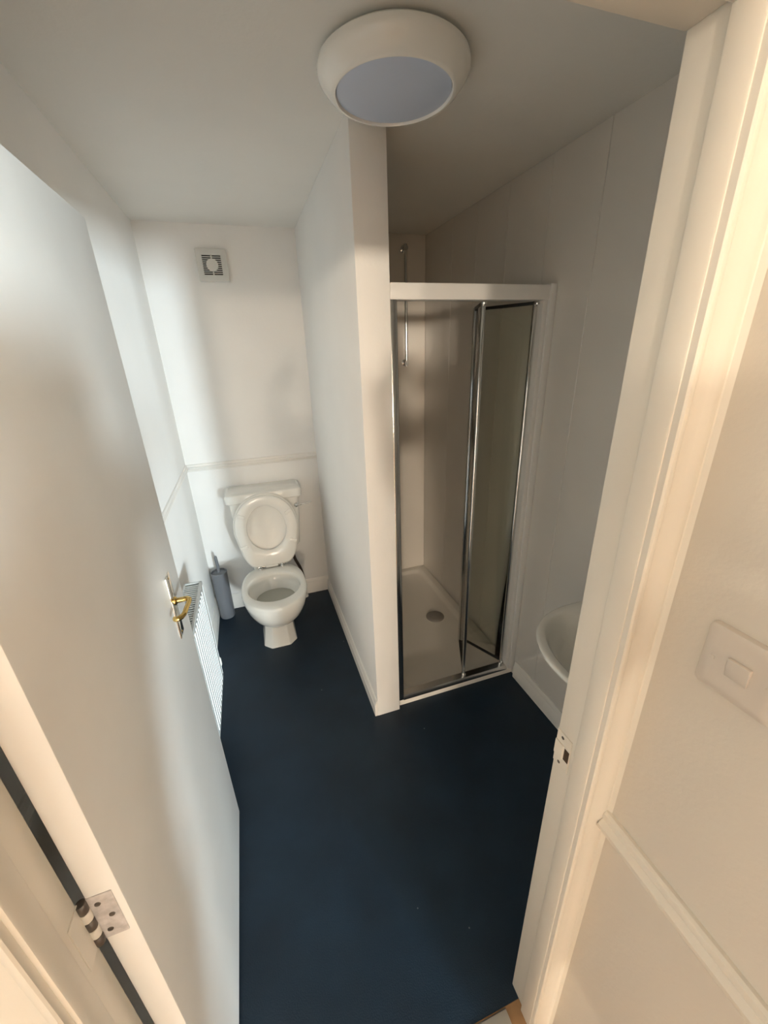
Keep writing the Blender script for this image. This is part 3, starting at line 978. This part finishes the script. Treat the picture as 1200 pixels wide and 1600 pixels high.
SH = 1.37
SX, SYY = PXc + 0.03, PYc + 0.24              # shoulders, leaning forward over the hips
HXc, HYh = PXc + 0.04, PYc + 0.36             # head
spine = [(PXc, PYc, 0.50, 0.205), (PXc, PYc + 0.02, 0.80, 0.20), (PXc + 0.01, PYc + 0.08, 1.05, 0.185), (PXc + 0.02, PYc + 0.16, 1.22, 0.195), (SX, SYY, SH, 0.15), (HXc, HYh - 0.05, 1.45, 0.06)]
hands = {}
for sgn, nm in ((-1, 'l'), (1, 'r')):
    hands[nm] = dict(sh=(SX + sgn * 0.17, SYY + 0.03, SH + 0.01, 0.062), el=(SX + sgn * 0.225, SYY + 0.17, 1.30, 0.046),
                     wr=(CAM.x + 0.003 + sgn * 0.100, CAM.y - 0.150, 1.545, 0.028), pm=(CAM.x + 0.003 + sgn * 0.090, CAM.y - 0.095, 1.60, 0.026))
body = [[(SX, SYY - 0.03, 1.30, 0.10), (HXc, HYh - 0.045, 1.44, 0.052), (HXc, HYh - 0.02, 1.485, 0.055), (HXc, HYh, 1.54, 0.082), (HXc, HYh + 0.005, 1.59, 0.088), (HXc, HYh, 1.635, 0.07)],
        [(HXc, HYh, 1.54, 0.082), (HXc, HYh + 0.093, 1.545, 0.014)]]
for sgn, nm in ((-1, 'l'), (1, 'r')):
    h = hands[nm]
    body.append([(SX, SYY - 0.03, 1.30, 0.10), (h['sh'][0], h['sh'][1], h['sh'][2], 0.05), (h['el'][0], h['el'][1], h['el'][2], 0.04), h['wr'], h['pm']])
    px, py, pz, _ = h['pm']
    for k, L in enumerate((0.95, 1.05, 1.0, 0.8)):
        z0 = pz + 0.030 - 0.020 * k
        body.append([h['pm'], (px + sgn * 0.004, py + 0.030, z0, 0.0095), (px - sgn * 0.006, py + 0.030 + 0.022 * L, z0 + 0.004, 0.0088), (px - sgn * 0.026 * L, py + 0.030 + 0.026 * L, z0 + 0.006, 0.0075)])
    body.append([h['pm'], (px - sgn * 0.014, py + 0.004, pz + 0.030, 0.011), (px - sgn * 0.030, py + 0.012, pz + 0.050, 0.0095), (px - sgn * 0.040, py + 0.020, pz + 0.066, 0.008)])
    body.append([(HXc, HYh, 1.54, 0.082), (HXc + sgn * 0.082, HYh - 0.01, 1.55, 0.016)])
pb = skin_obj('body', body, M['skin'], 0)
for sgn in (-1, 1):
    b = B(); bmesh.ops.create_uvsphere(b, u_segments=16, v_segments=10, radius=0.0125, matrix=Matrix.Translation((HXc + sgn * 0.032, HYh + 0.080, 1.575)))
    obj('eye', b, M['plastic'], per)
b = B(); tube(b, [(HXc - 0.024, HYh + 0.072, 1.505), (HXc, HYh + 0.080, 1.503), (HXc + 0.024, HYh + 0.072, 1.505)], [0.003, 0.007, 0.003], 10)
obj('mouth', b, mat('lips', (0.40, 0.18, 0.16), 0.5, var=0.05), per)
jum = [spine]
for nm in 'lr':
    h = hands[nm]
    jum.append([(SX, SYY, SH, 0.15), (h['sh'][0], h['sh'][1], h['sh'][2], 0.085), (h['el'][0], h['el'][1], h['el'][2], 0.07), tuple(h['el'][i] + (h['wr'][i] - h['el'][i]) * 0.93 for i in range(3)) + (0.036,)])
skin_obj('coat', jum, M['coat'], 2)
tr = [[(PXc, PYc, 0.90, 0.14), (PXc, PYc, 0.84, 0.15)]]
for sgn in (-1, 1):
    tr.append([(PXc, PYc, 0.84, 0.15), (PXc + sgn * 0.095, PYc, 0.74, 0.09), (PXc + sgn * 0.10, PYc + 0.01, 0.45, 0.062), (PXc + sgn * 0.105, PYc - 0.01, 0.08, 0.05)])
skin_obj('trousers', tr, M['trousers'], 1)
for sgn in (-1, 1):
    b = B()
    xs = PXc + sgn * 0.105
    def foot(hw, y0, y1, z):
        return [(xs + hw * cos(a), (y0 + y1) / 2 + (y1 - y0) / 2 * sin(a), z) for a in [2 * pi * i / 24 for i in range(24)]]
    loft(b, [foot(0.044, PYc - 0.075, PYc + 0.185, -0.004), foot(0.048, PYc - 0.08, PYc + 0.19, 0.012), foot(0.046, PYc - 0.078, PYc + 0.18, 0.045), foot(0.042, PYc - 0.07, PYc + 0.10, 0.075), foot(0.040, PYc - 0.06, PYc + 0.045, 0.10)])
    obj('shoe', b, M['shoe'], per)
hr = [[(HXc, HYh - 0.035, 1.50, 0.070), (HXc, HYh - 0.025, 1.57, 0.097), (HXc, HYh - 0.015, 1.625, 0.088), (HXc, HYh, 1.665, 0.05)]]
skin_obj('hair', hr, M['hair'], 1)
# phone in both hands
tp = thing('phone', 'black phone held up in both hands by the person on the landing', 'phone', tuple(CAM - fw * 0.018 - U * 0.055))
b = B()
tb = bmesh.new(); box(tb, -0.036, 0.036, -0.128, 0.020, 0.012, 0.020, 0.003)
merge(b, tb, cam.matrix_world)
obj('case', b, M['seal'], tp)
